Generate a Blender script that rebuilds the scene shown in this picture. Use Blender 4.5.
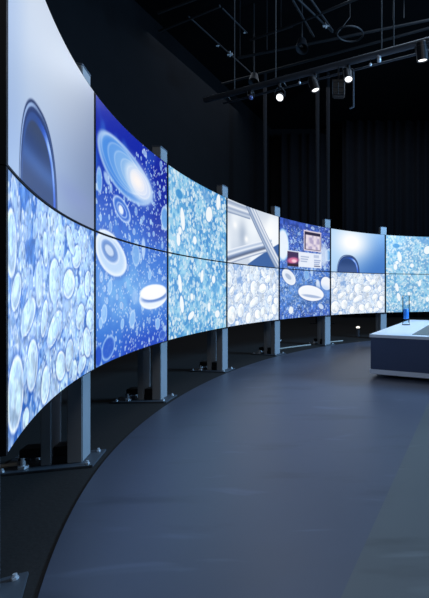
import bpy, bmesh, math, random
import numpy as np
from mathutils import Vector, Matrix

for o in list(bpy.data.objects):
    bpy.data.objects.remove(o)
SC = bpy.context.scene
COL = SC.collection

# ------------------------------------------------------------------ camera
CAM_H = 0.88
cam_d = bpy.data.cameras.new('camera')
cam = bpy.data.objects.new('camera', cam_d)
COL.objects.link(cam)
cam.location = (0, 0, CAM_H)
cam.rotation_euler = (math.pi / 2, 0, 0)
cam_d.sensor_fit = 'HORIZONTAL'
cam_d.sensor_width = 36.0
cam_d.lens = 36.0 * 430.0 / 429.0
cam_d.shift_x = -146.0 / 429.0
cam_d.shift_y = -8.5 / 429.0
cam_d.clip_start = 0.05
cam_d.clip_end = 200
SC.camera = cam

# ------------------------------------------------------------------ world, exposure
w = bpy.data.worlds.new('world')
SC.world = w
w.use_nodes = True
w.node_tree.nodes['Background'].inputs[0].default_value = (0.45, 0.6, 1.0, 1)
w.node_tree.nodes['Background'].inputs[1].default_value = 0.004
SC.view_settings.view_transform = 'Standard'
SC.view_settings.look = 'None'
SC.view_settings.exposure = 0.0
SC.view_settings.gamma = 1.0
SC.view_settings.use_curve_mapping = False

SCREEN_GAIN = 1.0


def area_light(name, loc, rot, sx, sy, energy, col):
    l = bpy.data.lights.new(name, 'AREA')
    l.shape = 'RECTANGLE'
    l.size, l.size_y = sx, sy
    l.energy = energy
    l.color = col
    o = bpy.data.objects.new(name, l)
    COL.objects.link(o)
    o.location = loc
    o.rotation_euler = rot
    return o


def aim(loc, to):
    return (Vector(to) - Vector(loc)).to_track_quat('-Z', 'Y').to_euler()


# added soft fill over the floor, no fixture behind it
area_light('fill_light', (1.2, 5.6, 5.8), (0, 0, 0), 3, 3, 75, (0.62, 0.78, 1.0))
HF = (1.5, -2.6, 5.2)
area_light('fill_light_front', HF, aim(HF, (0.3, 5.5, 0.6)), 2.5, 1.5, 60, (0.95, 0.97, 1.0))  # added fill from behind the camera for the camera-facing sides
area_light('fill_light_rear', (-1.0, 11.0, 6.3), (0, 0, 0), 7, 4, 60, (0.75, 0.85, 1.0))  # added fill that lifts the dark area behind the wall
# added blue fill from an unseen source at right, brightens post fronts and floor


FILL_BLUE = (5.4, 4.4, 3.0)
area_light('fill_light_blue', FILL_BLUE, aim(FILL_BLUE, (-1.2, 4.4, 1.0)), 2.0, 1.2, 620, (0.30, 0.60, 1.0))

# ------------------------------------------------------------------ helpers


def s2l(c):
    c = np.asarray(c, float)
    return np.where(c <= 0.04045, c / 12.92, ((c + 0.055) / 1.055) ** 2.4)


def rgb(r, g, b):
    return tuple(float(x) for x in s2l([r / 255., g / 255., b / 255.])) + (1.0,)


def mat(name, col, rough=0.5, metal=0.0, noise=0.0, nscale=20.0, bump=0.0, spec=0.5):
    m = bpy.data.materials.new(name)
    m.use_nodes = True
    nt = m.node_tree
    b = nt.nodes['Principled BSDF']
    b.inputs['Roughness'].default_value = rough
    b.inputs['Metallic'].default_value = metal
    b.inputs['Specular IOR Level'].default_value = spec
    b.inputs['Base Color'].default_value = col
    if noise or bump:
        tc = nt.nodes.new('ShaderNodeTexCoord')
        n = nt.nodes.new('ShaderNodeTexNoise')
        n.inputs['Scale'].default_value = nscale
        n.inputs['Detail'].default_value = 6
        nt.links.new(tc.outputs['Object'], n.inputs['Vector'])
        if noise:
            mx = nt.nodes.new('ShaderNodeMix')
            mx.data_type = 'RGBA'
            mx.inputs[6].default_value = tuple(c * (1 - noise) for c in col[:3]) + (1,)
            mx.inputs[7].default_value = tuple(min(1, c * (1 + noise)) for c in col[:3]) + (1,)
            nt.links.new(n.outputs['Fac'], mx.inputs[0])
            nt.links.new(mx.outputs[2], b.inputs['Base Color'])
        if bump:
            bp = nt.nodes.new('ShaderNodeBump')
            bp.inputs['Strength'].default_value = bump
            bp.inputs['Distance'].default_value = 0.01
            nt.links.new(n.outputs['Fac'], bp.inputs['Height'])
            nt.links.new(bp.outputs['Normal'], b.inputs['Normal'])
    return m


def emit(name, col, strength):
    m = bpy.data.materials.new(name)
    m.use_nodes = True
    b = m.node_tree.nodes['Principled BSDF']
    b.inputs['Base Color'].default_value = (0.02, 0.02, 0.02, 1)
    b.inputs['Emission Color'].default_value = col
    b.inputs['Emission Strength'].default_value = strength
    return m


def obj(name, bm, m, parent=None, smooth=False):
    me = bpy.data.meshes.new(name)
    bmesh.ops.recalc_face_normals(bm, faces=bm.faces[:])
    bm.to_mesh(me)
    bm.free()
    if smooth:
        me.polygons.foreach_set('use_smooth', [True] * len(me.polygons))
    me.materials.append(m)
    o = bpy.data.objects.new(name, me)
    COL.objects.link(o)
    if parent:
        o.parent = parent
    return o


def thing(name, label, cat, loc=(0, 0, 0), rz=0.0, group=None):
    o = bpy.data.objects.new(name, None)
    o.empty_display_size = 0.1
    COL.objects.link(o)
    o.location = loc
    o.rotation_euler = (0, 0, rz)
    return tag(o, label, cat, group)


def tag(o, label, cat, group=None):
    o['label'] = label
    o['category'] = cat
    if group:
        o['group'] = group
    return o


def struct(name, bm, m):
    o = obj(name, bm, m)
    o['kind'] = 'structure'
    return o


def BM():
    return bmesh.new()


def box(bm, x0, x1, y0, y1, z0, z1, bevel=0.0):
    r = bmesh.ops.create_cube(bm, size=1.0)
    vs = r['verts']
    for v in vs:
        v.co = Vector((x0 + (v.co.x + .5) * (x1 - x0), y0 + (v.co.y + .5) * (y1 - y0), z0 + (v.co.z + .5) * (z1 - z0)))
    if bevel:
        es = list({e for v in vs for e in v.link_edges})
        bmesh.ops.bevel(bm, geom=es, offset=bevel, segments=2, affect='EDGES')
    return bm


def tube(bm, p0, p1, r, n=12, r2=None):
    p0, p1 = Vector(p0), Vector(p1)
    d = p1 - p0
    q = d.to_track_quat('Z', 'Y').to_matrix().to_4x4()
    bmesh.ops.create_cone(bm, cap_ends=True, segments=n, radius1=r, radius2=r if r2 is None else r2,
                          depth=d.length, matrix=Matrix.Translation((p0 + p1) / 2) @ q)
    return bm


def polytube(bm, pts, r, n=8):
    for a, b in zip(pts[:-1], pts[1:]):
        tube(bm, a, b, r, n)
    for p in pts[1:-1]:
        bmesh.ops.create_uvsphere(bm, u_segments=n, v_segments=6, radius=r, matrix=Matrix.Translation(p))
    return bm


def lathe(bm, prof, n=32):
    rings = []
    for r, z in prof:
        rings.append([bm.verts.new((max(r, 1e-4) * math.cos(2 * math.pi * i / n), max(r, 1e-4) * math.sin(2 * math.pi * i / n), z)) for i in range(n)])
    for a, b in zip(rings[:-1], rings[1:]):
        for i in range(n):
            bm.faces.new((a[i], a[(i + 1) % n], b[(i + 1) % n], b[i]))
    if prof[0][0] > 1e-3:
        bm.faces.new(rings[0][::-1])
    if prof[-1][0] > 1e-3:
        bm.faces.new(rings[-1])
    return bm


def prism(bm, poly, z0, z1):
    lo = [bm.verts.new((x, y, z0)) for x, y in poly]
    hi = [bm.verts.new((x, y, z1)) for x, y in poly]
    bm.faces.new(lo[::-1])
    bm.faces.new(hi)
    n = len(poly)
    for i in range(n):
        bm.faces.new((lo[i], lo[(i + 1) % n], hi[(i + 1) % n], hi[i]))
    return bm


# ------------------------------------------------------------------ the curve of the video wall (plan, metres)
PW = 1.237      # panel width
PH = 0.70       # panel height
Z0 = 0.481      # underside of the lower row
NODES = [(-0.85, 1.031), (-1.34, 2.167), (-1.522, 3.391), (-1.439, 4.625), (-1.101, 5.816), (-0.482, 6.887),
         (0.445, 7.707), (1.633, 8.054)]
for ang in (92, 110, 128, 146):     # the horseshoe goes on past the right picture edge
    a = math.radians(ang)
    NODES.append((NODES[-1][0] + PW * math.sin(a), NODES[-1][1] + PW * math.cos(a)))
NP = np.array(NODES)
DD = np.diff(NP, axis=0)
TT = np.zeros_like(NP)
TT[1:-1] = (DD[1:] + DD[:-1]) / 2
TT[0] = 2 * DD[0] - TT[1]
TT[-1] = 2 * DD[-1] - TT[-2]


def curve(k, u):
    """point, unit tangent, unit outward normal (away from the audience) at u of panel column k"""
    p0, p1, t0, t1 = NP[k], NP[k + 1], TT[k], TT[k + 1]
    p = (2 * u**3 - 3 * u**2 + 1) * p0 + (u**3 - 2 * u**2 + u) * t0 + (-2 * u**3 + 3 * u**2) * p1 + (u**3 - u**2) * t1
    d = (6 * u**2 - 6 * u) * p0 + (3 * u**2 - 4 * u + 1) * t0 + (-6 * u**2 + 6 * u) * p1 + (3 * u**2 - 2 * u) * t1
    d = d / np.linalg.norm(d)
    return p, d, np.array((-d[1], d[0]))


# ------------------------------------------------------------------ materials
M_BEZEL = mat('black_bezel', rgb(10, 11, 16), 0.5, spec=0.15)
M_STEEL = mat('grey_painted_steel', rgb(146, 150, 154), 0.45, 0.0, 0.06, 30)
M_STEEL_DK = mat('grey_steel_cap', rgb(112, 120, 132), 0.5, 0.0, 0.06, 30)
M_PLATE = mat('dark_steel_plate', rgb(72, 77, 84), 0.5, 0.0, 0.1, 12)
M_BEAM = mat('black_steel_beam', rgb(16, 16, 18), 0.5)
M_BOLT = mat('zinc_bolt', rgb(225, 228, 232), 0.3, 0.4)
M_BLACKPIPE = mat('black_pipe', rgb(34, 35, 38), 0.6, 0, 0.1, 15)
M_BAR = mat('blue_black_bar', rgb(66, 71, 80), 0.45, 0, 0.1, 15)
M_CLAMP = mat('bright_clamp', rgb(210, 212, 215), 0.35, 0.3)
M_POLE = mat('flat_black_pole', rgb(34, 34, 38), 0.8, spec=0.2)
M_HOUSING = mat('black_lamp_housing', rgb(28, 30, 34), 0.4)
M_CEIL = mat('black_ceiling', rgb(16, 16, 18), 0.95, 0, 0.3, 3, spec=0.1)
M_WALL = mat('black_drape_wall', rgb(28, 29, 32), 0.95, 0, 0.15, 2, spec=0.1)
M_CURTAIN = mat('black_curtain', rgb(28, 29, 34), 0.95, 0, 0.15, 4, spec=0.1)
M_CABLE = mat('pale_cable', rgb(170, 165, 155), 0.5)

# dark floor under the wall
M_FLOOR = mat('black_carpet_floor', rgb(42, 40, 39), 0.8, 0, 0.25, 60, 0.15, spec=0.25)


def vinyl(name, base, seed):
    m = bpy.data.materials.new(name)
    m.use_nodes = True
    nt = m.node_tree
    L = nt.links.new
    b = nt.nodes['Principled BSDF']
    b.inputs['Roughness'].default_value = 0.42
    b.inputs['Specular IOR Level'].default_value = 0.5
    tc = nt.nodes.new('ShaderNodeTexCoord')
    mp = nt.nodes.new('ShaderNodeMapping')
    mp.inputs['Location'].default_value = (seed, seed * .7, 0)
    L(tc.outputs['Object'], mp.inputs['Vector'])
    n1 = nt.nodes.new('ShaderNodeTexNoise')
    n1.inputs['Scale'].default_value = 1.6
    n1.inputs['Detail'].default_value = 7
    n1.inputs['Roughness'].default_value = 0.6
    L(mp.outputs['Vector'], n1.inputs['Vector'])
    mx = nt.nodes.new('ShaderNodeMix')
    mx.data_type = 'RGBA'
    mx.inputs[6].default_value = tuple(c * .8 for c in base[:3]) + (1,)
    mx.inputs[7].default_value = tuple(c * 1.2 for c in base[:3]) + (1,)
    L(n1.outputs['Fac'], mx.inputs[0])
    # scuffs: long thin rubbed streaks
    mp2 = nt.nodes.new('ShaderNodeMapping')
    mp2.inputs['Location'].default_value = (seed * 1.3, 2.1, 0)
    mp2.inputs['Rotation'].default_value = (0, 0, 0.35)
    mp2.inputs['Scale'].default_value = (2.2, 9.0, 1)
    L(tc.outputs['Object'], mp2.inputs['Vector'])
    n2 = nt.nodes.new('ShaderNodeTexNoise')
    n2.inputs['Scale'].default_value = 1.0
    n2.inputs['Detail'].default_value = 3
    n2.inputs['Distortion'].default_value = 0.6
    L(mp2.outputs['Vector'], n2.inputs['Vector'])
    rp = nt.nodes.new('ShaderNodeValToRGB')
    rp.color_ramp.elements[0].position = 0.63
    rp.color_ramp.elements[1].position = 0.74
    L(n2.outputs['Fac'], rp.inputs['Fac'])
    mul = nt.nodes.new('ShaderNodeMath')
    mul.operation = 'MULTIPLY'
    mul.inputs[1].default_value = 0.35
    L(rp.outputs['Color'], mul.inputs[0])
    mx2 = nt.nodes.new('ShaderNodeMix')
    mx2.data_type = 'RGBA'
    L(mul.outputs[0], mx2.inputs[0])
    L(mx.outputs[2], mx2.inputs[6])
    mx2.inputs[7].default_value = tuple(min(1, c * 2.1) for c in base[:3]) + (1,)
    # dark rubbed smudges
    mp3 = nt.nodes.new('ShaderNodeMapping')
    mp3.inputs['Location'].default_value = (4.2 + seed, 1.7, 0)
    mp3.inputs['Rotation'].default_value = (0, 0, -0.9)
    mp3.inputs['Scale'].default_value = (1.2, 5.0, 1)
    L(tc.outputs['Object'], mp3.inputs['Vector'])
    n3 = nt.nodes.new('ShaderNodeTexNoise')
    n3.inputs['Scale'].default_value = 1.3
    n3.inputs['Detail'].default_value = 4
    L(mp3.outputs['Vector'], n3.inputs['Vector'])
    rp3 = nt.nodes.new('ShaderNodeMapRange')
    rp3.inputs['From Min'].default_value = 0.575
    rp3.inputs['From Max'].default_value = 0.70
    rp3.inputs['To Max'].default_value = 0.4
    L(n3.outputs['Fac'], rp3.inputs['Value'])
    mx3 = nt.nodes.new('ShaderNodeMix')
    mx3.data_type = 'RGBA'
    L(rp3.outputs['Result'], mx3.inputs[0])
    L(mx2.outputs[2], mx3.inputs[6])
    mx3.inputs[7].default_value = tuple(c * .4 for c in base[:3]) + (1,)
    L(mx3.outputs[2], b.inputs['Base Color'])
    rr = nt.nodes.new('ShaderNodeMapRange')
    rr.inputs['To Min'].default_value = 0.36
    rr.inputs['To Max'].default_value = 0.46
    L(n1.outputs['Fac'], rr.inputs['Value'])
    L(rr.outputs['Result'], b.inputs['Roughness'])
    return m


M_VINYL = vinyl('blue_grey_vinyl', rgb(78, 82, 95), 0.0)
M_VINYL2 = vinyl('grey_vinyl', rgb(88, 91, 92), 5.0)

# ------------------------------------------------------------------ setting
struct('floor', box(BM(), -14, 18, -6, 19, -0.2, 0.0), M_FLOOR)
H_ROOM = 6.7
WL = lambda y: -4.5 + .19 * (y - 8.8)       # the left wall runs slightly off the view axis
bm = BM()
prism(bm, [(WL(-6) - .2, -6), (WL(-6), -6), (WL(15.5), 15.5), (WL(15.5) - .2, 15.5)], 0, H_ROOM)
struct('wall_left', bm, M_WALL)
struct('wall_back', box(BM(), WL(15.5) - .2, 18, 15.5, 15.7, 0, H_ROOM), M_WALL)
struct('wall_right', box(BM(), 16, 16.2, -6, 15.5, 0, H_ROOM), M_WALL)
struct('ceiling', box(BM(), -14, 18, -6, 19, H_ROOM, H_ROOM + .2), M_CEIL)

# vinyl stage floor: follows the arc just in front of the base plates
edge = []
for k in range(len(NODES) - 1):
    for i in range(16):
        p, d, n = curve(k, i / 16)
        edge.append(tuple(p - n * 0.035))
SEAM = lambda y: 0.54 + .275 * (y - 3.39)   # joint between the two sheets
p0, d0, n0 = curve(0, 0.0)
lead = [(-0.1, -3.0), (-0.3, -.4), tuple(np.array(edge[0]) - d0 * .6 + np.array((.06, 0)))]
rim = lead + [e for e in edge[:16 * 6 + 12]]          # y rises steadily along this part of the arc


def sheet(rows, z):
    """strip of quads between a left and a right outline, with thickness"""
    bm = BM()
    lo = [(bm.verts.new((a[0], a[1], 0.0)), bm.verts.new((b[0], b[1], 0.0))) for a, b in rows]
    hi = [(bm.verts.new((a[0], a[1], z)), bm.verts.new((b[0], b[1], z))) for a, b in rows]
    for i in range(len(rows) - 1):
        bm.faces.new((hi[i][0], hi[i][1], hi[i + 1][1], hi[i + 1][0]))
        bm.faces.new((lo[i][0], lo[i + 1][0], lo[i + 1][1], lo[i][1]))
        bm.faces.new((lo[i][0], hi[i][0], hi[i + 1][0], lo[i + 1][0]))
        bm.faces.new((lo[i][1], lo[i + 1][1], hi[i + 1][1], hi[i][1]))
    bm.faces.new((lo[0][0], lo[0][1], hi[0][1], hi[0][0]))
    bm.faces.new((lo[-1][0], hi[-1][0], hi[-1][1], lo[-1][1]))
    return bm


struct('vinyl_floor', sheet([(e, (SEAM(e[1]), e[1])) for e in rim if e[0] < SEAM(e[1])], .006), M_VINYL)
ytop = max(e[1] for e in rim if e[0] < SEAM(e[1]))
rows = [((SEAM(y), y), (6.2 - max(0, y - 4.6) * .9, y)) for y in np.linspace(-3.0, ytop, 24)]
struct('vinyl_floor', sheet(rows, .006), M_VINYL2)

# ------------------------------------------------------------------ pictures on the screens
# panel coordinates: s 0..16 from left to right, t 0..9 in the lower row and 9..18 in the upper row


class Pic:
    def __init__(self, nx, ny, row):
        self.s = np.linspace(0, 16, nx)[None, :] * np.ones((ny, 1))
        self.t = np.linspace(0, 9, ny)[:, None] * np.ones((1, nx)) + 9 * row
        self.t0 = 9.0 * row
        self.nx, self.ny = nx, ny
        self.c = np.zeros((ny, nx, 3))

    def sl(self, cx, cy, r):
        i0 = int(max(0, math.floor((cx - r) / 16 * (self.nx - 1))))
        i1 = int(min(self.nx, math.ceil((cx + r) / 16 * (self.nx - 1)) + 1))
        j0 = int(max(0, math.floor((cy - r - self.t0) / 9 * (self.ny - 1))))
        j1 = int(min(self.ny, math.ceil((cy + r - self.t0) / 9 * (self.ny - 1)) + 1))
        if i1 <= i0 or j1 <= j0:
            return None
        return slice(j0, j1), slice(i0, i1)

    def over(self, col, alpha, w=None):
        w = w or (slice(None), slice(None))
        col = np.asarray(col, float)
        self.c[w] = self.c[w] * (1 - alpha[..., None]) + col * alpha[..., None]

    def noise(self, scale, seed):
        rs = np.random.RandomState(seed)
        g = rs.rand(64, 64)
        x = self.s / scale + 3.3
        y = self.t / scale + 1.7
        xi, yi = np.floor(x).astype(int), np.floor(y).astype(int)
        fx, fy = x - xi, y - yi
        fx, fy = fx * fx * (3 - 2 * fx), fy * fy * (3 - 2 * fy)
        G = lambda a, b: g[b % 64, a % 64]
        return (G(xi, yi) * (1 - fx) + G(xi + 1, yi) * fx) * (1 - fy) + (G(xi, yi + 1) * (1 - fx) + G(xi + 1, yi + 1) * fx) * fy

    def blob(self, cx, cy, a, b, rot, fill, rim=None, alpha=.95, soft=.12, rimw=.3, outline=None, oa=.5, tilt=0.0, hi=None):
        w = self.sl(cx, cy, max(a, b) * 1.35)
        if w is None:
            return
        r = math.radians(rot)
        x, y = self.s[w] - cx, self.t[w] - cy
        p = (x * math.cos(r) + y * math.sin(r)) / a
        q = (-x * math.sin(r) + y * math.cos(r)) / b
        d = np.sqrt(p * p + q * q)
        if outline is not None:
            self.over(outline, oa * ss(1.3, .95, d), w)
        m = alpha * ss(1 + soft, 1 - soft, d)
        f = np.asarray(fill, float)[None, None, :] * np.ones(d.shape + (1,))
        if tilt:
            f = np.clip(f * (1 + tilt * q[..., None]), 0, 1)
        if rim is not None:
            k = ss(1 - rimw, 1.0, d)[..., None]
            f = f * (1 - k) + np.asarray(rim, float) * k
        if hi is not None:
            k = ss(.6, 0, np.sqrt((p + .25)**2 + (q - .3)**2))[..., None]
            f = f * (1 - k) + np.asarray(hi, float) * k
        self.over(f, m, w)


def ss(a, b, x):
    t = np.clip((x - a) / (b - a), 0, 1)
    return t * t * (3 - 2 * t)


def K(r, g, b):
    return np.array((r, g, b), float) / 255.


def mixc(a, b, t):
    return np.asarray(a) * (1 - t[..., None]) + np.asarray(b) * t[..., None]


HERO = [(8.1, 5.6, 1.1, 1.0, 75), (10.9, 5.5, 1.15, .78, 10), (12.5, 7.1, .95, .65, 20), (1.3, 5.1, .9, .55, 30), (.5, 6.7, .85, 1.15, 0),
        (3.3, 4.15, 1.35, .6, 20), (8.1, 3.3, 1.5, .62, 25), (4.0, 2.15, 1.05, .95, 60), (1.2, 1.6, 1.35, 1.25, 40),
        (6.4, .9, .9, .75, 50), (9.3, 1.3, .75, .95, 80), (11, 1.6, .9, .75, 60), (13.5, .7, .9, .45, 15), (2.9, .3, .55, .4, 0), (15.3, 3.2, .7, .9, 70),
        (13.2, 3.6, .9, .7, 30), (14.7, 5.6, .8, .6, 70), (11.2, 7.9, 1.0, .5, 140), (5.2, 5.4, .6, 1.0, 0), (6.4, 7.0, .45, .8, 10),
        (12.0, .6, .55, .6, 0), (14.6, 1.9, 1.0, .75, 120), (6.2, 3.9, .9, .5, 60)]


def paint_pebbles(P, white, seed):
    rnd = random.Random(seed)
    W = lambda a, b: np.asarray(a) * (1 - white) + np.asarray(b) * white
    n = P.noise(2.2, seed) * .45 + P.noise(.8, seed + 1) * .3 + P.noise(.3, seed + 2) * .25
    lo, hi = W(K(62, 114, 192), K(150, 178, 216)), W(K(172, 206, 246), K(224, 236, 248))
    P.c[:] = mixc(lo, hi, ss(.3, .72, n))
    fill, rim = W(K(166, 200, 236), K(234, 242, 249)), W(K(216, 234, 253), K(253, 254, 255))
    edge = W(K(58, 98, 176), K(150, 174, 208))
    for i in range(230):
        a = rnd.uniform(.25, 1.15)
        x = rnd.uniform(0, 16)
        v = rnd.uniform(.82, 1.0) + .012 * x * (1 - white)
        P.blob(x, rnd.uniform(0, 9), a, a * rnd.uniform(.35, .75), rnd.gauss(75, 35), np.clip(fill * v, 0, 1), rim, rnd.uniform(.35, .8), .1, rnd.uniform(.12, .35), edge, rnd.uniform(.2, .5), .1)
    for i in range(900):
        a = rnd.uniform(.04, .15)
        P.blob(rnd.uniform(0, 16), rnd.uniform(0, 9), a, a * rnd.uniform(.6, 1), rnd.uniform(0, 180), rim if rnd.random() < .6 else edge, None, .6, .3)
    for cx, cy, a, b, rot in HERO:
        v = rnd.uniform(.94, 1.1)
        P.blob(cx, cy, a, b, rot, np.clip(fill * v, 0, 1), rim, .92, .06, rnd.uniform(.14, .3), edge, .7, .16)
        for q in range(3):      # pale folds inside the pebble
            P.blob(cx + rnd.uniform(-.3, .3) * a, cy + rnd.uniform(-.3, .3) * b, a * rnd.uniform(.3, .7), b * rnd.uniform(.25, .6), rot + rnd.uniform(-25, 25), np.clip(fill * rnd.uniform(.9, 1.2), 0, 1), rim, .5, .2, .2)
    for i in range(34):
        a = rnd.uniform(.3, .7)
        P.blob(rnd.uniform(0, 16), rnd.uniform(0, 9), a, a * rnd.uniform(.4, .6), rnd.gauss(80, 30), np.clip(fill * 1.1, 0, 1), rim, .6, .08, .3, edge, .4, .1)
    f = P.noise(.15, seed + 5) * .6 + P.noise(.4, seed + 6) * .4
    c = P.c * (1 + (.30 - .18 * white) * (f - .48))[..., None]
    m0 = W(K(150, 186, 230), K(206, 220, 236))
    P.c[:] = np.clip((c - m0) * (1.35 - .2 * white) + m0 + .055 - .015 * white, 0, 1)


def paint_arch(P, bright, seed):
    s, t = P.s, P.t
    if bright:
        c = mixc(K(176, 212, 246), K(62, 116, 192), ss(3, 16, s * .85 + (13.5 - t) * .9))
        g = np.exp(-(((s - 6.2) / 4.6)**2 + ((t - 15.6) / 3.0)**2))
        c = mixc(c, K(255, 255, 255), np.clip(g * 1.15, 0, 1))
    else:
        c = mixc(K(170, 194, 228), K(194, 206, 224), ss(9, 18, t + s * .1))
        c = mixc(c, K(112, 130, 168), ss(4, 15, s * .75 + (14 - t) * .75) * .85)
        c = mixc(c, K(150, 176, 216), ss(4, 0, s) * .6)
        g = np.exp(-(((s - 12.) / 4.)**2 + ((t - 10.3) / .7)**2))
        c = mixc(c, K(128, 142, 196), g * .5)
    P.c[:] = c
    x, y = (s - 5.2) / 3.45, (t - 8.6) / 4.15
    d = (np.abs(x)**2.5 + np.abs(np.maximum(y, 0))**2.3)**(1 / 2.4)
    P.over(K(22, 40, 88), ss(1.02, .985, d))
    P.over(K(150, 178, 222), ss(.985, .965, d) * ss(.925, .945, d) * (.35 + .65 * ss(.4, -.5, x)))
    P.over(K(40, 62, 116), ss(.95, .93, d) * ss(.885, .9, d) * .8)
    band = mixc(K(46, 76, 140), K(40, 84, 208), ss(-.2, .5, x))
    k = ss(.90, .885, d)[..., None]
    P.c[:] = P.c * (1 - k) + band * k
    hl = np.exp(-((x - .52) / .22)**2 - ((y - .70) / .14)**2) + .8 * np.exp(-((x - .75) / .10)**2 - ((y - .42) / .3)**2)
    P.over(K(168, 204, 252), np.clip(hl, 0, 1) * ss(.90, .88, d) * ss(.76, .84, d))
    inner = mixc(K(52, 66, 96), K(34, 54, 104), ss(11.8, 10.6, t))
    inner = mixc(inner, K(70, 116, 196), np.exp(-((t - 10.2) / .45)**2) * .5)
    if bright:
        inner = mixc(K(40, 66, 120), K(60, 86, 140), ss(11.4, 9.6, t))
    k = ss(.82, .79, d + .04 * x)
    P.c[:] = P.c * (1 - k[..., None]) + inner * k[..., None]


def paint_bubbles(P, row, pale, seed):
    """deep blue water with a glowing disc, rings, lenses and many small bubbles"""
    rnd = random.Random(seed)
    s, t = P.s, P.t
    n = P.noise(2.2, seed) * .6 + P.noise(.9, seed + 1) * .4
    c = mixc(K(52, 112, 210), K(16, 36, 166), ss(7, 17, t))
    c = mixc(c, K(36, 66, 190), ss(3.0, 0, t) * .8)
    mid = np.exp(-(((s - 6) / 6)**2 + ((t - 5.2) / 2.6)**2))
    c = mixc(c, K(132, 192, 240), mid * (.45 + .6 * P.noise(.8, seed + 3)))
    c = mixc(c, K(60, 130, 220), ss(.45, .8, n) * .45)
    c = mixc(c, K(22, 34, 150), ss(10, 14, s) * ss(8.5, 11, t) * .55)
    if pale:
        c = mixc(c, K(84, 116, 182), np.full(s.shape, .6))
        c = c * (.8 + .4 * P.noise(.5, seed + 9))[..., None]
    P.c[:] = c
    for i in range(420):
        x, y = rnd.uniform(0, 16), rnd.uniform(0, 18)
        if y > 13.5 and x < 9 + rnd.uniform(-1, 1) and not (pale and y < 16.5):
            continue
        a = rnd.uniform(.06, .2) if rnd.random() < .85 else rnd.uniform(.2, .36)
        P.blob(x, y, a, a * rnd.uniform(.8, 1.2), 0, K(160, 204, 248), K(236, 246, 255), rnd.uniform(.6, .95), .15, .4, K(24, 66, 170), .45)
    for i in range(1300 if pale else 800):
        x, y = rnd.uniform(0, 16), rnd.uniform(0, 18)
        if y > 13 and x < 10 and not (pale and y < 17):
            continue
        P.blob(x, y, rnd.uniform(.05, .09), .07, 0, K(224, 240, 255), None, .8, .4)
    disc = not (pale and row)
    # the glowing disc
    if disc:
        P.blob(6.4, 14.5, 6.15, 2.0, -6, K(60, 132, 224), K(196, 226, 252), .85, .06, .22)
        P.blob(8.6, 14.4, 3.9, 1.7, -6, K(170, 202, 244), None, .75, .5)
        for q in range(5):
            P.blob(5.6 + q * .85, 14.75 - q * .07, 4.6 - q * .55, 1.62 - .17 * q, -7, K(104 + 18 * q, 166 + 10 * q, 236), K(232, 244, 255), .45, .05, .10)
        P.blob(9.2, 14.35, 2.9, 1.35, -6, K(206, 222, 248), K(246, 250, 255), .7, .25, .3)
        for q in range(3):
            P.blob(9.6 - q * .25, 14.3 + q * .03, 2.3 - q * .5, 1.1 - .22 * q, -6, K(222, 230, 250), K(255, 255, 255), .6, .08, .15)
        P.blob(8.9, 14.4, 1.3, .6, -6, K(255, 248, 244), None, .95, .8)
        # small ring
        P.blob(5.5, 11.35, 1.95, .85, -12, K(60, 110, 210), K(214, 234, 255), .9, .08, .28)
        P.blob(5.5, 11.3, 1.15, .5, -12, K(50, 96, 204), K(190, 220, 252), .9, .1, .3)
        P.blob(5.3, 11.3, .55, .34, -12, K(240, 248, 255), None, .95, .3)
    # lens at the right edge, discs at the left edge
    P.blob(15.5, 12.3, 1.0, 1.25, 0, K(110, 170, 232), K(206, 232, 252), .92, .1, .35)
    P.blob(.7, 12.5, .6, .9, 0, K(120, 180, 240), K(204, 230, 252), .85, .15, .35)
    P.blob(2.3, 13.0, .7, .35, -20, K(190, 220, 250), None, .8, .3)
    P.blob(10.6, 17.4, .5, .3, -10, K(170, 200, 240), K(230, 240, 255), .8, .2)
    # ring across the joint
    if pale:
        P.blob(2.9, 7.6, 2.3, 1.25, -22, K(236, 242, 250), K(250, 253, 255), .97, .06, .3, K(50, 80, 150), .5)
        P.blob(2.7, 7.7, 1.2, .5, -22, K(168, 184, 210), K(220, 230, 244), .9, .15, .3)
        P.blob(14.9, 6.6, 1.7, 1.35, -15, K(244, 248, 253), K(252, 254, 255), .97, .06, .3, K(50, 80, 150), .5)
        P.blob(12.3, 6.1, .6, 1.3, 10, K(226, 236, 250), None, .9, .15)
        P.blob(13.2, 1.9, .9, .5, -25, K(214, 228, 248), None, .9, .15)
        P.blob(3.6, 1.5, .75, .7, 0, K(240, 246, 252), None, .95, .12)
    else:
        P.blob(3.2, 7.75, 3.4, 1.45, -10, K(196, 220, 246), K(244, 250, 255), .95, .06, .3, K(40, 80, 180), .4)
        P.blob(2.9, 8.0, 2.1, .85, -10, K(100, 140, 206), K(226, 238, 252), .9, .1, .3)
        P.blob(2.8, 8.05, 1.2, .45, -10, K(206, 222, 242), K(90, 126, 190), .9, .12, .4)
    P.blob(8.6, 8.2, .85, 1.0, 0, K(130, 180, 234), K(206, 230, 252), .8, .12, .3)
    P.blob(10.3, 8.9, .45, .8, 0, K(200, 224, 250), None, .8, .25)
    # tablet-shaped disc
    P.blob(12.7, 4.7, 3.7, 1.45, 3, K(150, 190, 244), None, .45, .4)
    if pale:
        P.blob(10.0, 4.6, 4.1, 1.5, -6, K(246, 249, 254), K(254, 254, 255), .98, .05, .3, K(50, 80, 150), .5)
        P.blob(10.2, 4.0, 3.0, .28, -6, K(150, 170, 208), None, .8, .3)
        return
    P.blob(12.7, 4.5, 3.35, 1.1, 3, K(236, 244, 255), K(250, 253, 255), .97, .06, .3)
    P.blob(13.0, 4.55, 3.1, .5, 3, K(84, 122, 196), None, .9, .25)
    P.blob(12.7, 5.0, 3.2, .72, 3, K(255, 252, 250), K(240, 246, 255), .97, .08, .2)
    P.blob(8.4, 4.6, .7, .6, 0, K(150, 190, 240), None, .7, .25)
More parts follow.
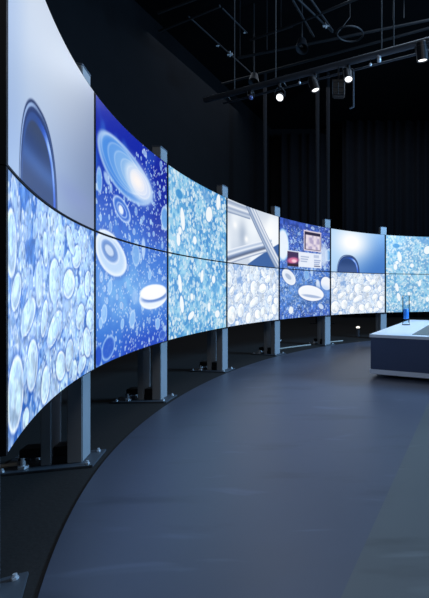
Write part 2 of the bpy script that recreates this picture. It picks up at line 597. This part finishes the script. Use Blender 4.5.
    for x, y, a, b in ((7.8, 2.75, .8, .62), (2.94, 5.4, .6, .45), (1.72, 3.5, .7, .6), (13.7, 1.9, .6, .55), (5.6, 2.5, .45, .35), (1.0, 2.9, .4, .4), (11.8, 6.6, .5, .4)):
        P.blob(x, y, a, b, 60, K(150, 196, 244), K(216, 236, 255), .85, .12, .35)
    P.blob(2.6, 1.0, 1.45, .85, 10, K(50, 96, 204), K(170, 208, 250), .9, .08, .3)
    P.blob(.5, .7, .8, .8, 0, K(36, 80, 196), K(120, 170, 236), .9, .1, .3)
    P.blob(14.9, .7, .9, .5, 0, K(60, 100, 200), K(160, 196, 244), .8, .1, .3)


def paint_overlay(P):
    """windows on the fifth upper display: a white page with a picture and lines, and a tablet"""
    s, t = P.s, P.t

    def rect(x0, x1, y0, y1, col, a=1.0):
        e = .07
        P.over(col, a * ss(x0 - e, x0 + e, s) * ss(x1 + e, x1 - e, s) * ss(y0 - e, y0 + e, t) * ss(y1 + e, y1 - e, t))
    P.blob(1.0, 13.2, 1.9, 2.9, 0, K(236, 246, 255), K(150, 200, 244), .97, .08, .2)
    P.blob(14.2, 12.2, 1.3, 2.2, 0, K(214, 230, 250), None, .85, .4)
    rect(2.4, 13.4, 9.5, 12.4, K(236, 242, 252), .97)
    rect(2.4, 6.0, 9.5, 12.2, K(64, 44, 84))
    P.blob(4.2, 10.6, 1.9, .6, 6, K(226, 120, 160), K(150, 70, 130), .9, .4)
    P.blob(4.6, 10.5, .8, .3, 0, K(255, 214, 226), None, .9, .5)
    rect(2.4, 6.0, 9.5, 9.95, K(50, 24, 34))
    for i in range(3):
        rect(6.7, 9.4 - .3 * i, 11.4 - .45 * i, 11.62 - .45 * i, K(150, 166, 200), .8)
        rect(11.0, 13.1 - .2 * i, 10.9 - .4 * i, 11.15 - .4 * i, K(140, 158, 200), .75)
    rect(11.0, 13.0, 9.75, 9.95, K(60, 70, 110), .9)
    rect(10.9, 12.6, 11.5, 12.1, K(176, 190, 220), .8)
    rect(7.7, 13.3, 12.75, 16.75, K(226, 214, 226))
    rect(7.95, 13.05, 13.0, 16.5, K(46, 40, 66))
    rect(8.3, 12.9, 13.1, 15.9, K(216, 204, 222))
    n = P.noise(.6, 91)
    P.over(K(160, 150, 190), ss(.5, .8, n) * .7 * ss(8.3, 8.4, s) * ss(12.9, 12.8, s) * ss(13.1, 13.2, t) * ss(15.9, 15.8, t))
    P.over(K(250, 240, 240), ss(.6, .3, n) * .5 * ss(8.3, 8.4, s) * ss(12.9, 12.8, s) * ss(13.1, 13.2, t) * ss(15.9, 15.8, t))


PILLS = [(3.7, 13.0, .55, 1.3, 12), (11.0, 14.8, .85, 1.05, -30), (13.7, 16.9, .6, 1.1, -10), (2.6, 10.6, .5, .75, 0), (3.0, 11.6, .45, .45, 0),
         (3.0, 5.9, .45, 1.05, 14), (3.5, 3.6, .5, 1.0, 14), (9.0, 6.9, .4, .8, -10), (12.3, 6.6, .5, .5, 0), (6.2, 4.4, .4, .4, 0), (11.0, 3.0, .4, .6, 0),
         (6.0, 2.2, .9, .4, 20), (13.4, 2.0, .7, .5, 0), (7.0, 11.0, .5, .5, 0)]


def paint_teal(P, pale, seed):
    rnd = random.Random(seed)
    n = P.noise(2.4, seed) * .4 + P.noise(1.0, seed + 1) * .35 + P.noise(.4, seed + 2) * .25
    P.c[:] = mixc(K(74, 146, 208) * (1 - pale) + K(132, 178, 214) * pale, K(160, 212, 238), ss(.3, .7, n))
    dark = K(52, 126, 192) * (1 - pale) + K(96, 156, 200) * pale
    for i in range(1700):
        x, y = rnd.uniform(0, 16), rnd.uniform(0, 18)
        a = rnd.uniform(.10, .34)
        v = rnd.random()
        col = K(96, 168, 218) if v < .2 else (K(166, 214, 234) if v < .38 else K(226, 243, 248))
        P.blob(x, y, a, a * rnd.uniform(.55, 1), rnd.uniform(0, 180), col, np.clip(col * 1.1, 0, 1), rnd.uniform(.6, .95), .12, .3, dark, .4)
    P.blob(2.8, 15.6, 1.1, .6, 0, K(60, 140, 206), K(150, 210, 236), .85, .2)
    P.blob(10.2, 17.0, 1.3, .7, -20, K(96, 156, 214), None, .7, .3)
    P.blob(13, 5.4, 1.1, .6, 0, K(70, 150, 214), None, .6, .3)
    for h in PILLS:
        P.blob(*h, K(246, 251, 253), K(255, 255, 255), .97, .08, .3, dark, .5)


def paint_metal(P, seed):
    s, t = P.s, P.t
    c = mixc(K(206, 216, 230), K(240, 246, 252), ss(.3, .8, P.noise(3.0, seed)))
    c = mixc(c, K(142, 160, 186), np.exp(-(((s - 4.6) / 1.3)**2 + ((t - 13.4) / 2.2)**2)) * .6)
    c = mixc(c, K(255, 255, 255), np.exp(-(((s - 2.3) / .6)**2 + ((t - 14.6) / .5)**2)))
    c = mixc(c, K(255, 255, 255), np.exp(-(((s - 5.8) / .6)**2 + ((t - 12.9) / .5)**2)))
    c = mixc(c, K(252, 254, 255), np.exp(-(((s - 13) / 2.8)**2 + ((t - 15) / 2)**2)))
    P.c[:] = c

    def bar(x0, y0, x1, y1, wd, cols, a=1.0):
        dx, dy = x1 - x0, y1 - y0
        L = math.hypot(dx, dy)
        u = ((s - x0) * dx + (t - y0) * dy) / L
        v = (-(s - x0) * dy + (t - y0) * dx) / L / wd
        cols = [q * .78 + .22 for q in cols]
        m = ss(-.1, .1, u) * ss(L + .1, L - .1, u) * ss(-1.04, -.98, v) * ss(1.04, .98, v)
        f = np.clip((v + 1) / 2 * (len(cols) - 1), 0, len(cols) - 1.001)
        i = f.astype(int)
        cc = np.array(cols)
        k = (f - i)[..., None]
        col = cc[i] * (1 - k) + cc[i + 1] * k
        P.c[:] = P.c * (1 - a * m[..., None]) + col * a * m[..., None]
    st = [K(60, 84, 130), K(150, 172, 204), K(90, 116, 162), K(226, 234, 244), K(130, 152, 188), K(246, 250, 255), K(90, 112, 156)]
    k = ss(-.1, .1, (9.0 + (s - 6) * .42) - t) * ss(6, 6.3, s)
    P.over(K(58, 96, 158), k)
    bar(-1, 16.9, 7, 17.0, .85, [K(84, 108, 150), K(190, 204, 224), K(120, 142, 180), K(236, 242, 250), K(150, 168, 198), K(120, 140, 172)])
    bar(-2, 9.2, 14.0, 12.9, 1.0, st[::-1][:2] + [K(244, 248, 255), K(150, 172, 206), K(232, 240, 250), K(84, 110, 158), K(40, 56, 92)][::-1])
    bar(6.3, 18.8, 16.4, 9.0, 1.05, st)


def screen_picture(P, k, row):
    kk = k if k < 7 else (k - 7) % 3
    if kk in (0, 3, 5):
        if row == 0:
            paint_pebbles(P, {0: .0, 3: .85, 5: .9}[kk], 10)
        elif kk == 3:
            paint_metal(P, 4)
        else:
            paint_arch(P, kk == 5, 2)
    elif kk in (1, 4):
        paint_bubbles(P, row, kk == 4, 21)
        if kk == 4 and row == 1:
            paint_overlay(P)
    else:
        paint_teal(P, {2: .0, 6: .75}[kk], 33)


def screen_material():
    m = bpy.data.materials.new('lit_screen')
    m.use_nodes = True
    nt = m.node_tree
    b = nt.nodes['Principled BSDF']
    at = nt.nodes.new('ShaderNodeVertexColor')
    at.layer_name = 'picture'
    nt.links.new(at.outputs['Color'], b.inputs['Emission Color'])
    b.inputs['Emission Strength'].default_value = SCREEN_GAIN
    b.inputs['Base Color'].default_value = (0.004, 0.004, 0.005, 1)
    b.inputs['Specular IOR Level'].default_value = 0.12
    b.inputs['Roughness'].default_value = 0.3
    return m


M_SCREEN = screen_material()
LABELS = {
    (0, 1): 'upper leftmost curved display showing a large dark arch on pale grey',
    (0, 0): 'lower leftmost curved display filled with large pale blue pebbles',
    (1, 1): 'upper curved display with a glowing white disc in deep blue, second column from left',
    (1, 0): 'lower curved display with a white ring and tablet shape among bubbles, second column from left',
    (2, 1): 'upper display of teal bubbles and white pills between the glowing disc and metal bar displays',
    (2, 0): 'lower display of teal bubbles and two white pills, third column from left',
    (3, 1): 'upper display showing crossed silver metal bars on white',
    (3, 0): 'lower display of white pebbles right under the silver metal bars',
    (4, 1): 'upper blue display with a tablet window and a white page, fifth column from left',
    (4, 0): 'lower display with white tablet shape on mid blue, under the white page window',
    (5, 1): 'upper display with small dark arch and a white glow, sixth column from left',
    (5, 0): 'lower display of white pebbles under the small dark arch, behind the counter corner',
    (6, 1): 'upper display of pale teal bubbles at the right picture edge',
    (6, 0): 'lower display of pale teal bubbles behind the blue bottle',
}


def make_display(k, row):
    lab = LABELS.get((k, row), '%s display of the wall continuing past the right picture edge, column %s' % (
        ('lower', 'upper')[row], ['', 'one', 'two', 'three', 'four'][max(0, k - 6)]))
    c, d, n = curve(k, .5)
    z0 = Z0 + row * PH
    base = Vector((c[0], c[1], z0))
    t = thing('display', lab, 'display', base, 0, 'curved displays of the video wall')
    g = 0.0025 / PW
    us = np.linspace(g, 1 - g, 25)
    bm = BM()
    TH = 0.045
    A = []
    for u in us:
        p, dd, nn = curve(k, u)
        q = p + nn * TH
        A.append([bm.verts.new((x - base.x, y - base.y, z)) for (x, y), z in
                  ((p, .0015), (p, PH - .0015), (q, PH - .0015), (q, .0015))])
    for a, b in zip(A[:-1], A[1:]):
        for i in range(4):
            bm.faces.new((a[i], a[(i + 1) % 4], b[(i + 1) % 4], b[i]))
    bm.faces.new(A[0][::-1])
    bm.faces.new(A[-1])
    obj('bezel', bm, M_BEZEL, t)
    # lit screen
    nx, ny = (240, 136) if k < 2 else ((200, 113) if k < 7 else (40, 23))
    P = Pic(nx, ny, row)
    screen_picture(P, k, row)
    mg = 0.017 / PW
    V = np.zeros((ny, nx, 3))
    uu = np.linspace(mg, 1 - mg, nx)
    for i, u in enumerate(uu):
        p, dd, nn = curve(k, u)
        q = p - nn * 0.0015
        V[:, i, 0] = q[0] - base.x
        V[:, i, 1] = q[1] - base.y
    V[:, :, 2] = np.linspace(.006, PH - .006, ny)[:, None]
    idx = np.arange(nx * ny).reshape(ny, nx)
    F = np.stack([idx[:-1, :-1], idx[:-1, 1:], idx[1:, 1:], idx[1:, :-1]], -1).reshape(-1, 4)
    me = bpy.data.meshes.new('screen')
    me.from_pydata(V.reshape(-1, 3).tolist(), [], F.tolist())
    ca = me.color_attributes.new('picture', 'FLOAT_COLOR', 'POINT')
    lin = np.ones((nx * ny, 4), np.float32)
    lin[:, :3] = s2l(np.clip(P.c, 0, 1)).reshape(-1, 3)
    ca.data.foreach_set('color', lin.ravel())
    me.materials.append(M_SCREEN)
    me.polygons.foreach_set('use_smooth', [True] * len(me.polygons))
    o = bpy.data.objects.new('screen', me)
    COL.objects.link(o)
    o.parent = t
    return t


for k in range(len(NODES) - 1):
    for row in (0, 1):
        make_display(k, row)

# ------------------------------------------------------------------ stands behind the seams
STAND_LABELS = [
    'dark steel base plate and posts at the bottom left picture corner',
    'nearest tall grey steel stand, under the first seam of the display wall from the left',
    'grey steel double-post stand between the deep blue and teal display columns',
    'grey steel double-post stand between the teal and silver bar display columns',
    'grey steel double-post stand between the silver bar and tablet window displays',
    'grey steel double-post stand between the tablet window and small arch displays',
    'grey steel double-post stand rising just behind the left end of the counter',
    'grey steel double-post stand past the right picture edge',
]


def make_stand(label, parts=None):
    """local x runs along the wall, local y away from the audience; origin on the floor at the seam"""
    t = thing('display_stand', label, 'stand', (0, 0, 0), 0, 'double-post stands of the video wall')
    bm = box(BM(), .02, .145, .06, .128, 0.012, 2.02, .004)
    fp = obj('front_post', bm, M_STEEL, t)
    obj('end_cap', box(BM(), .018, .147, .058, .130, 2.02, 2.027, .002), M_STEEL_DK, fp)
    rp = obj('rear_post', box(BM(), .02, .145, .195, .242, 0.012, 1.86, .004), M_STEEL, t)
    obj('base_plate', box(BM(), -.03, .20, .0, .42, 0.0, 0.012, .002), M_PLATE, t)
    bm = box(BM(), .04, .125, .128, .34, .05, .095, .004)
    box(bm, .015, .15, .295, .335, .05, .062, .002)
    obj('foot_beam', bm, M_BEAM, t)
    bm = box(BM(), .03, .135, .128, .195, .0121, .055, .003)
    obj('foot_block', bm, M_BEAM, t)
    for x in (.022, .143):
        bm = BM()
        tube(bm, (x, .315, .012), (x, .315, .062), .011)
        tube(bm, (x, .315, .012), (x, .315, .024), .024, 6)
        obj('levelling_foot', bm, M_BOLT, t)
    for x, y in ((-.005, .03), (.172, .03), (-.005, .39), (.172, .39)):
        bm = BM()
        tube(bm, (x, y, .012), (x, y, .019), .010, 6)
        tube(bm, (x, y, .021), (x, y, .028), .006, 10)
        obj('bolt', bm, M_BOLT, t)
    for z in (.62, 1.05, 1.32, 1.75):
        obj('bracket', box(BM(), .045, .12, .046, .06, z, z + .06, .002), M_BEAM, t)
        obj('cross_tie', box(BM(), .06, .10, .128, .195, z, z + .04, .002), M_BEAM, t)
    return t


proto = make_stand(STAND_LABELS[0])
proto_kids = list(proto.children)
for k in range(8):
    if k == 0:
        r = proto
    else:
        r = proto.copy()
        COL.objects.link(r)
        r['label'] = STAND_LABELS[k]
        for ch in proto_kids:
            c = ch.copy()
            COL.objects.link(c)
            c.parent = r
            for gch in ch.children:
                e = gch.copy()
                COL.objects.link(e)
                e.parent = c
    d = TT[k] / np.linalg.norm(TT[k])
    off = .15 if k == 0 else (-.03 if k > 3 else 0.0)
    if k > 4:
        off = -.08
    p = NP[k] + d * off
    r.location = (p[0], p[1], 0)
    r.rotation_euler = (0, 0, math.atan2(d[1], d[0]))

# cables on the floor behind the stands


def wall_pt(k, u, n, z):
    p, d, nn = curve(k, u)
    q = p + nn * n
    return Vector((q[0], q[1], z))


c1 = obj('cable', polytube(BM(), [wall_pt(4, u, .30 + .05 * math.sin(u * 5), .012) for u in np.linspace(.17, .85, 9)], .011), M_CABLE)
tag(c1, 'pale cable on the dark floor under the tablet window display', 'cable', 'floor cables')
c2 = obj('cable', polytube(BM(), [wall_pt(5, u, .22 + .03 * math.sin(u * 7), .012) for u in np.linspace(.14, .4, 5)], .011), M_CABLE)
tag(c2, 'short pale cable on the floor under the small dark arch display', 'cable', 'floor cables')
c3 = obj('cable', polytube(BM(), [wall_pt(1, .03, q, z) for q, z in ((.345, .028), (.6, .014), (.95, .014), (1.4, .014))], .009), M_CABLE)
tag(c3, 'thin cable on the floor running out behind the nearest tall stand', 'cable', 'floor cables')


def px(x, y, Y):
    """world point at depth Y that lies along the sight line measured in the photograph"""
    return Vector(((x - 360.5) / 430 * Y, Y, CAM_H + (290.5 - y) / 430 * Y))


# small lit marker post behind the wall
p = px(358, 339, 8.2)
t = thing('marker_light', 'small lit marker lamp on a short post under the small dark arch display', 'lamp', (p.x, p.y, 0))
obj('post', tube(BM(), (0, 0, 0), (0, 0, .165), .03, 16), M_STEEL_DK, t)
obj('lamp_cap', lathe(BM(), [(.036, .165), (.036, .18), (.026, .195), (0, .2)], 20), emit('marker_glow', (1, .93, .82, 1), 1.6), t, True)
# pale connector lying behind the wall
bm = BM()
tube(bm, (0, 0, .02), (.06, .02, .10), .022, 12, .012)
tube(bm, (.06, .02, .10), (.08, .027, .127), .012, 12, .006)
o = obj('cable_plug', bm, M_CLAMP, None, True)
q = wall_pt(4, .45, .5, 0)
o.location = q
tag(o, 'small pale plug standing on the floor behind the tablet window display', 'plug')

# ------------------------------------------------------------------ counter and bottle
M_CAB = mat('blue_grey_cabinet', rgb(64, 74, 102), 0.5, 0, 0.05, 8)
M_TOP = mat('white_worktop', rgb(226, 229, 235), 0.35, 0, 0.03, 8)
M_INSET = mat('dark_glass_inset', rgb(52, 57, 64), 0.3, 0, 0.04, 4)
M_PLINTH = mat('white_plinth', rgb(225, 228, 236), 0.45, 0, 0.03, 8)
FL = np.array((.09, 4.32))
FD = np.array((.90, -.40))
FD = FD / np.linalg.norm(FD)
SD = np.array((.30, 1.0))
SD = SD / np.linalg.norm(SD)
CW, CD = 2.4, 2.26


def quad(a0, a1, b0, b1):
    return [tuple(FL * 0 + FD * a + SD * b) for a, b in ((a0, b0), (a1, b0), (a1, b1), (a0, b1))]


ct = thing('counter', 'low dark blue-grey counter with white top at the right edge', 'counter', (FL[0], FL[1], 0.006))
obj('cabinet', prism(BM(), quad(0.01, CW - .01, .01, CD - .01), .085, .405), M_CAB, ct)
tp = obj('worktop', prism(BM(), quad(0, CW, 0, CD), .405, .434), M_TOP, ct)
obj('inset_panel', prism(BM(), quad(.42, CW - .3, .14, 1.75), .434, .437), M_INSET, tp)
obj('plinth', prism(BM(), quad(.0, CW, .0, CD), .04, .085), M_PLINTH, ct)
obj('foot_recess', prism(BM(), quad(.18, CW - .18, .18, CD - .18), .0, .04), M_BEAM, ct)
obj('reveal', prism(BM(), quad(.02, CW - .02, .012, .02), .398, .405), M_BEAM, ct)

M_GLASS = bpy.data.materials.new('clear_thin_glass')
M_GLASS.use_nodes = True
nt = M_GLASS.node_tree
nt.nodes.remove(nt.nodes['Principled BSDF'])
tr = nt.nodes.new('ShaderNodeBsdfTransparent')
tr.inputs['Color'].default_value = (.90, .95, .98, 1)
gl = nt.nodes.new('ShaderNodeBsdfGlossy')
gl.inputs['Roughness'].default_value = 0.06
lw = nt.nodes.new('ShaderNodeLayerWeight')
lw.inputs['Blend'].default_value = 0.12
mxs = nt.nodes.new('ShaderNodeMixShader')
nt.links.new(lw.outputs['Fresnel'], mxs.inputs[0])
nt.links.new(tr.outputs[0], mxs.inputs[1])
nt.links.new(gl.outputs[0], mxs.inputs[2])
nt.links.new(mxs.outputs[0], nt.nodes['Material Output'].inputs['Surface'])
M_BLUE = mat('blue_label', rgb(70, 150, 250), 0.35, 0, 0.25, 60)
b = M_BLUE.node_tree.nodes['Principled BSDF']
Yb = 5.5
bx = px(406, 325, Yb)
bt = thing('bottle', 'clear tall glass cylinder with blue contents on the white counter top', 'bottle', (bx.x, bx.y, .4405))
R = .046
obj('glass_body', lathe(BM(), [(R * .95, 0), (R, .006), (R, .372), (R * .985, .375), (R * .93, .372), (R * .93, .03), (0, .026)], 32), M_GLASS, bt, True)
obj('blue_band', lathe(BM(), [(R * .70, .075), (R * .78, .08), (R * .78, .20), (R * .70, .205)], 32), M_BLUE, bt, True)
obj('base_shadow_ring', lathe(BM(), [(R * 1.12, -.0005), (R * 1.12, .006), (R * .98, .0065)], 32), M_BEAM, bt)  # black ring stands in for the shadow around the bottle's foot

# ------------------------------------------------------------------ overhead lighting bar and spotlights
BAR_Z = 3.6
A = px(205, 101, 6.15)
B = px(429, 39.5, 4.68)
A.z = B.z = BAR_Z
dirb = (B - A).normalized()
E2 = B + dirb * 3.0
lb = thing('lighting_bar', 'long dark overhead lighting bar carrying the lit spotlights', 'lighting bar', A)
loc = lambda s, dz=0.0, dn=0.0: dirb * s + Vector((-dirb.y, dirb.x, 0)) * dn + Vector((0, 0, dz))
LEN = (E2 - A).length
obj('truss_tube', tube(BM(), loc(0), loc(LEN), .038, 16), M_BAR, lb)
obj('power_track', tube(BM(), loc(0.25, -.055, .10), loc(LEN, -.055, .10), .013, 10), M_BAR, lb)
for s_ in (.4, 1.35, 2.3, 3.2, 4.4):
    obj('track_clip', tube(BM(), loc(s_, 0, 0), loc(s_, -.055, .10), .01, 8), M_HOUSING, lb)
for s_ in (.55, 1.25, 2.75, 2.9, 4.9):
    obj('hanger_rod', tube(BM(), loc(s_, .02), loc(s_, H_ROOM - BAR_Z - .004), .008, 8), M_BLACKPIPE, lb)
bm = BM()
bmesh.ops.create_uvsphere(bm, u_segments=12, v_segments=8, radius=.03, matrix=Matrix.Translation(loc(2.72, -.02)))
tube(bm, loc(2.72, -.03), loc(2.72, -.09), .024, 10)
obj('pipe_clamp', bm, M_CLAMP, lb, True)

M_LENS = emit('spot_lens', (.95, .97, 1, 1), 2.0)


def spot(name, label, x, y, aim, lit, energy, size=1.0, group='spotlights on the lighting bar'):
    """can on a yoke under the bar; x, y: the lens centre measured in the photograph"""
    k = (x - 360.5) / 430
    s_ = (k * A.y - A.x) / (dirb.x - k * dirb.y)
    top = A + dirb * s_ + Vector((0, 0, -.04))
    lens = px(x, y, top.y - .03)
    ax = (Vector(aim) - lens).normalized()
    t = thing(name, label, 'spotlight', lens, 0, group)
    q = ax.to_track_quat('Z', 'Y').to_matrix().to_4x4()
    S = size
    bm = lathe(BM(), [(.022 * S, -.17 * S), (.045 * S, -.165 * S), (.052 * S, -.15 * S), (.052 * S, -.12 * S), (.058 * S, -.115 * S), (.058 * S, .012 * S), (.05 * S, .012 * S), (.05 * S, -.002 * S)], 24)
    bm.transform(q)
    obj('housing', bm, M_HOUSING, t)
    bm = lathe(BM(), [(0.049 * S, -.001), (.045 * S, .004), (0, .007)], 24)
    bm.transform(q)
    obj('lens', bm, M_LENS if lit else M_BLUELENS, t, True)
    side = ax.cross(Vector((0, 0, 1))).normalized() * .072 * S
    mid = ax * (-.08 * S)
    up = top - lens
    bm = BM()
    polytube(bm, [mid + side, Vector((side.x + mid.x, side.y + mid.y, mid.z + .07)), up + Vector((0, 0, -.02)),
                  Vector((mid.x - side.x, mid.y - side.y, mid.z + .07)), mid - side], .007)
    obj('yoke', bm, M_HOUSING, t)
    obj('hook_clamp', tube(BM(), up + Vector((0, 0, -.05)), up + Vector((0, 0, .0)), .02, 12), M_HOUSING, t)
    if energy:
        l = bpy.data.lights.new('spot_beam', 'SPOT')
        l.energy = energy
        l.spot_size = math.radians(46)
        l.spot_blend = .8
        l.shadow_soft_size = .045
        l.color = (.9, .95, 1)
        lo = bpy.data.objects.new('spot_beam', l)
        COL.objects.link(lo)
        lo.parent = t
        lo.location = ax * .03
        lo.rotation_euler = (-ax).to_track_quat('Z', 'Y').to_euler()
    return t


M_BLUELENS = mat('unlit_blue_lens', rgb(120, 130, 190), .2)
spot('spotlight', 'round lit spotlight facing us, leftmost of the four lit on the bar', 279.7, 97.5, (-.3, 1.2, .6), True, 20, .88)
spot('spotlight', 'lit spotlight seen as a thin tilted ellipse, second from left on the bar', 315.4, 89.5, (.6, 5.2, 0), True, 40, .95)
spot('spotlight', 'lit spotlight just left of the bright clamp on the overhead bar', 348.5, 79, (.3, 3.6, 0), True, 40, .9)
spot('spotlight', 'lit spotlight at the right picture edge, tilted towards the counter', 422.5, 59.5, (1.0, 5.2, .44), True, 95, 1.1)
spot('spotlight', 'unlit small bluish spotlight at the left end of the overhead bar', 251, 97.5, (-.4, 3.0, 1.4), False, 0, .6)


def junction(x, y, label):
    t = obj('status_lamp', lathe(BM(), [(0.0, -.02), (.014, -.012), (.018, 0), (.014, .012), (0, .02)], 12), M_CLAMP, None, True)
    k = (x - 360.5) / 430
    s_ = (k * A.y - A.x) / (dirb.x - k * dirb.y)
    q = A + dirb * s_
    tp_ = px(x, y, q.y)
    t.location = tp_
    c = obj('drop_wire', tube(BM(), (0, 0, .02), (0, 0, BAR_Z - .03 - tp_.z), .004, 6), M_HOUSING, t)
    return tag(t, label, 'bar fitting')


junction(299.6, 82.6, 'tiny pale fitting hanging between the two leftmost lit spotlights')
junction(370.5, 64.5, 'tiny pale fitting hanging right of the third lit spotlight')

# dark unlit flood lamp with a guard, between two lit spotlights
p = px(338.5, 89, 5.28)
s_ = ((338.5 - 360.5) / 430 * A.y - A.x) / (dirb.x - (338.5 - 360.5) / 430 * dirb.y)
p = px(338.5, 89, (A + dirb * s_).y)
t = thing('flood_lamp', 'dark unlit flood lamp with wire guard beside the third lit spotlight', 'lamp', p)
obj('housing', box(BM(), -.075, .075, -.05, .06, -.10, .10, .015), M_HOUSING, t)
bm = BM()
for z in (-.06, 0, .06):
    tube(bm, (-.075, -.056, z), (.075, -.056, z), .005, 6)
for x in (-.07, 0, .07):
    tube(bm, (x, -.056, -.09), (x, -.056, .09), .005, 6)
obj('guard', bm, M_BLACKPIPE, t)
obj('bracket', tube(BM(), (0, 0, .10), (0, 0, BAR_Z - p.z - .038), .01, 8), M_HOUSING, t)
# hooked rod hanging by it
p = px(353.5, 82, 5.18)
bm = BM()
polytube(bm, [Vector((0, 0, .12)), Vector((0, 0, -.3)), Vector((-.045, 0, -.32))], .010)
o = obj('hooked_rod', bm, M_BAR)
o.location = p
tag(o, 'thin grey hooked rod hanging under the third lit spotlight', 'rod')

# ------------------------------------------------------------------ pipe grid under the ceiling
gz = 5.5
g0 = Vector((-3.44, 7.56, gz))
pg = thing('pipe_grid', 'dark pipe grid hung under the black ceiling', 'pipe grid', (0, 0, gz))
D1 = Vector((-1.94, 1, 0)).normalized()
D2 = Vector((.21, 1, 0)).normalized()


def at(x, y, z=gz):
    h = (290.5 - y) / 430
    Y = (z - CAM_H) / h
    return Vector(((x - 360.5) / 430 * Y, Y, 0))


def seg(p, q, r=.02, ext0=0, ext1=0):
    d = (q - p).normalized()
    obj('pipe', tube(BM(), p - d * ext0, q + d * ext1, r, 10), M_BLACKPIPE, pg)


seg(at(165, 29), at(220, 6), .022, .15, 0)
seg(at(158, 13), at(182, 4), .022, 0, 2)
seg(at(280, 30), at(334, 8), .022, 0, 3)
seg(at(250, 40), at(292, 26), .022, 0, 0)
seg(at(238, 58), at(429, 20), .024, 0, 3)
seg(at(222, 84), at(429, 28), .024, 0, 3)
seg(at(188, 16), at(232, 56), .015, 0, 1)
seg(at(222, 8), at(247, 33), .015, 0, 0)
seg(at(303, 4), at(326, 26), .02, .6, .2)
seg(at(314, 4), at(328, 24), .02, .6, .2)
seg(at(295, 4), at(310, 30), .02, .6, .2)
for x, y in ((281, 30), (393, 20), (404, 18), (240, 58), (267, 50)):
    q = at(x, y)
    obj('drop_rod', tube(BM(), q, q + Vector((0, 0, H_ROOM - gz - .004)), .008, 8), M_BLACKPIPE, pg)
for x, y, s_ in ((230, 54, .05), (326, 25, .055), (218, 45, .03), (245, 32, .025)):
    q = at(x, y)
    bm = BM()
    tube(bm, q + Vector((-s_, 0, -.02)), q + Vector((s_, 0, .0)), s_ * .45, 10)
    tube(bm, q + Vector((0, 0, -s_)), q + Vector((0, 0, s_)), s_ * .35, 10)
    obj('clamp', bm, M_CLAMP, pg)

# unlit lamps up in the grid
for (x, y, lab) in ((302, 46, 'dark unlit stage lamp hanging high left of the pipe clamp'),
                    (254, 80, 'dark unlit stage lamp hanging above the left end of the lighting bar')):
    q = at(x, y, 5.15)
    q.z = 5.15
    t = thing('stage_lamp', lab, 'lamp', q, 0, 'unlit stage lamps')
    ax = Vector((.05, -.5, -1)).normalized().to_track_quat('Z', 'Y').to_matrix().to_4x4()
    bm = lathe(BM(), [(.03, -.16), (.07, -.15), (.085, -.05), (.11, .08), (.10, .08), (.06, -.04), (0, -.06)], 20)
    bm.transform(ax)
    obj('housing', bm, M_HOUSING, t)
    obj('hanger', tube(BM(), (0, 0, .08), (0, 0, H_ROOM - 5.154), .015, 8), M_BLACKPIPE, t)
q = at(350, 34, 5.2)
q.z = 5.2
bm = BM()
N = 24
pts = [Vector((.22 * math.cos(2 * math.pi * i / N), .22 * math.sin(2 * math.pi * i / N), 0)) for i in range(N + 1)]
t = thing('cable_ring', 'dark ring of coiled cable hung under the ceiling grid', 'cable ring', q)
obj('coil', polytube(bm, pts, .014, 8), M_BLACKPIPE, t)
obj('hanger', polytube(BM(), [Vector((-.22, 0, 0)), Vector((0, 0, .28)), Vector((.22, 0, 0)), Vector((0, 0, .28)), Vector((0, 0, H_ROOM - 5.204))], .006, 6), M_BLACKPIPE, t)

# ------------------------------------------------------------------ drapes and poles at the back


def curtain(name, x0, x1, y, z0, z1, label, amp=.07, wl=.32):
    bm = BM()
    n = int((x1 - x0) / .05)
    rows = []
    for yy in (0, .03):
        for z in (z0, z1):
            rows.append([bm.verts.new((x0 + (x1 - x0) * i / n, y + yy + amp * math.sin(2 * math.pi * (x0 + (x1 - x0) * i / n) / wl + .8 * math.sin(i * .37)), z)) for i in range(n + 1)])
    a, b, c, d = rows
    for i in range(n):
        bm.faces.new((a[i], a[i + 1], b[i + 1], b[i]))
        bm.faces.new((c[i], d[i], d[i + 1], c[i + 1]))
        bm.faces.new((b[i], b[i + 1], d[i + 1], d[i]))
        bm.faces.new((a[i], c[i], c[i + 1], a[i + 1]))
    bm.faces.new((a[0], b[0], d[0], c[0]))
    bm.faces.new((a[-1], c[-1], d[-1], b[-1]))
    return tag(obj(name, bm, M_CURTAIN, None, True), label, 'curtain', 'black stage curtains')


curtain('curtain', -2.7, -1.05, 14.6, 0.02, 6.2, 'black pleated curtain at the back left of the two dark poles')
curtain('curtain', -.6, 9.0, 14.0, 0.02, 6.4, 'wide black pleated curtain filling the back, right of the two dark poles')
for x, lab in ((317.5, 'left one of two dark upright poles in front of the back curtains'),
               (328, 'right one of two dark upright poles in front of the back curtains'),
               (265, 'dark upright pole standing alone towards the back left corner')):
    Y = 11.5
    p = px(x, 200, Y)
    t = thing('upright_pole', lab, 'pole', (p.x, Y, 0), 0, 'dark upright poles at the back')
    obj('tube', tube(BM(), (0, 0, .02), (0, 0, 6.69), .05, 16), M_POLE, t)
    obj('foot', box(BM(), -.18, .18, -.18, .18, 0, .02, .004), M_BLACKPIPE, t)
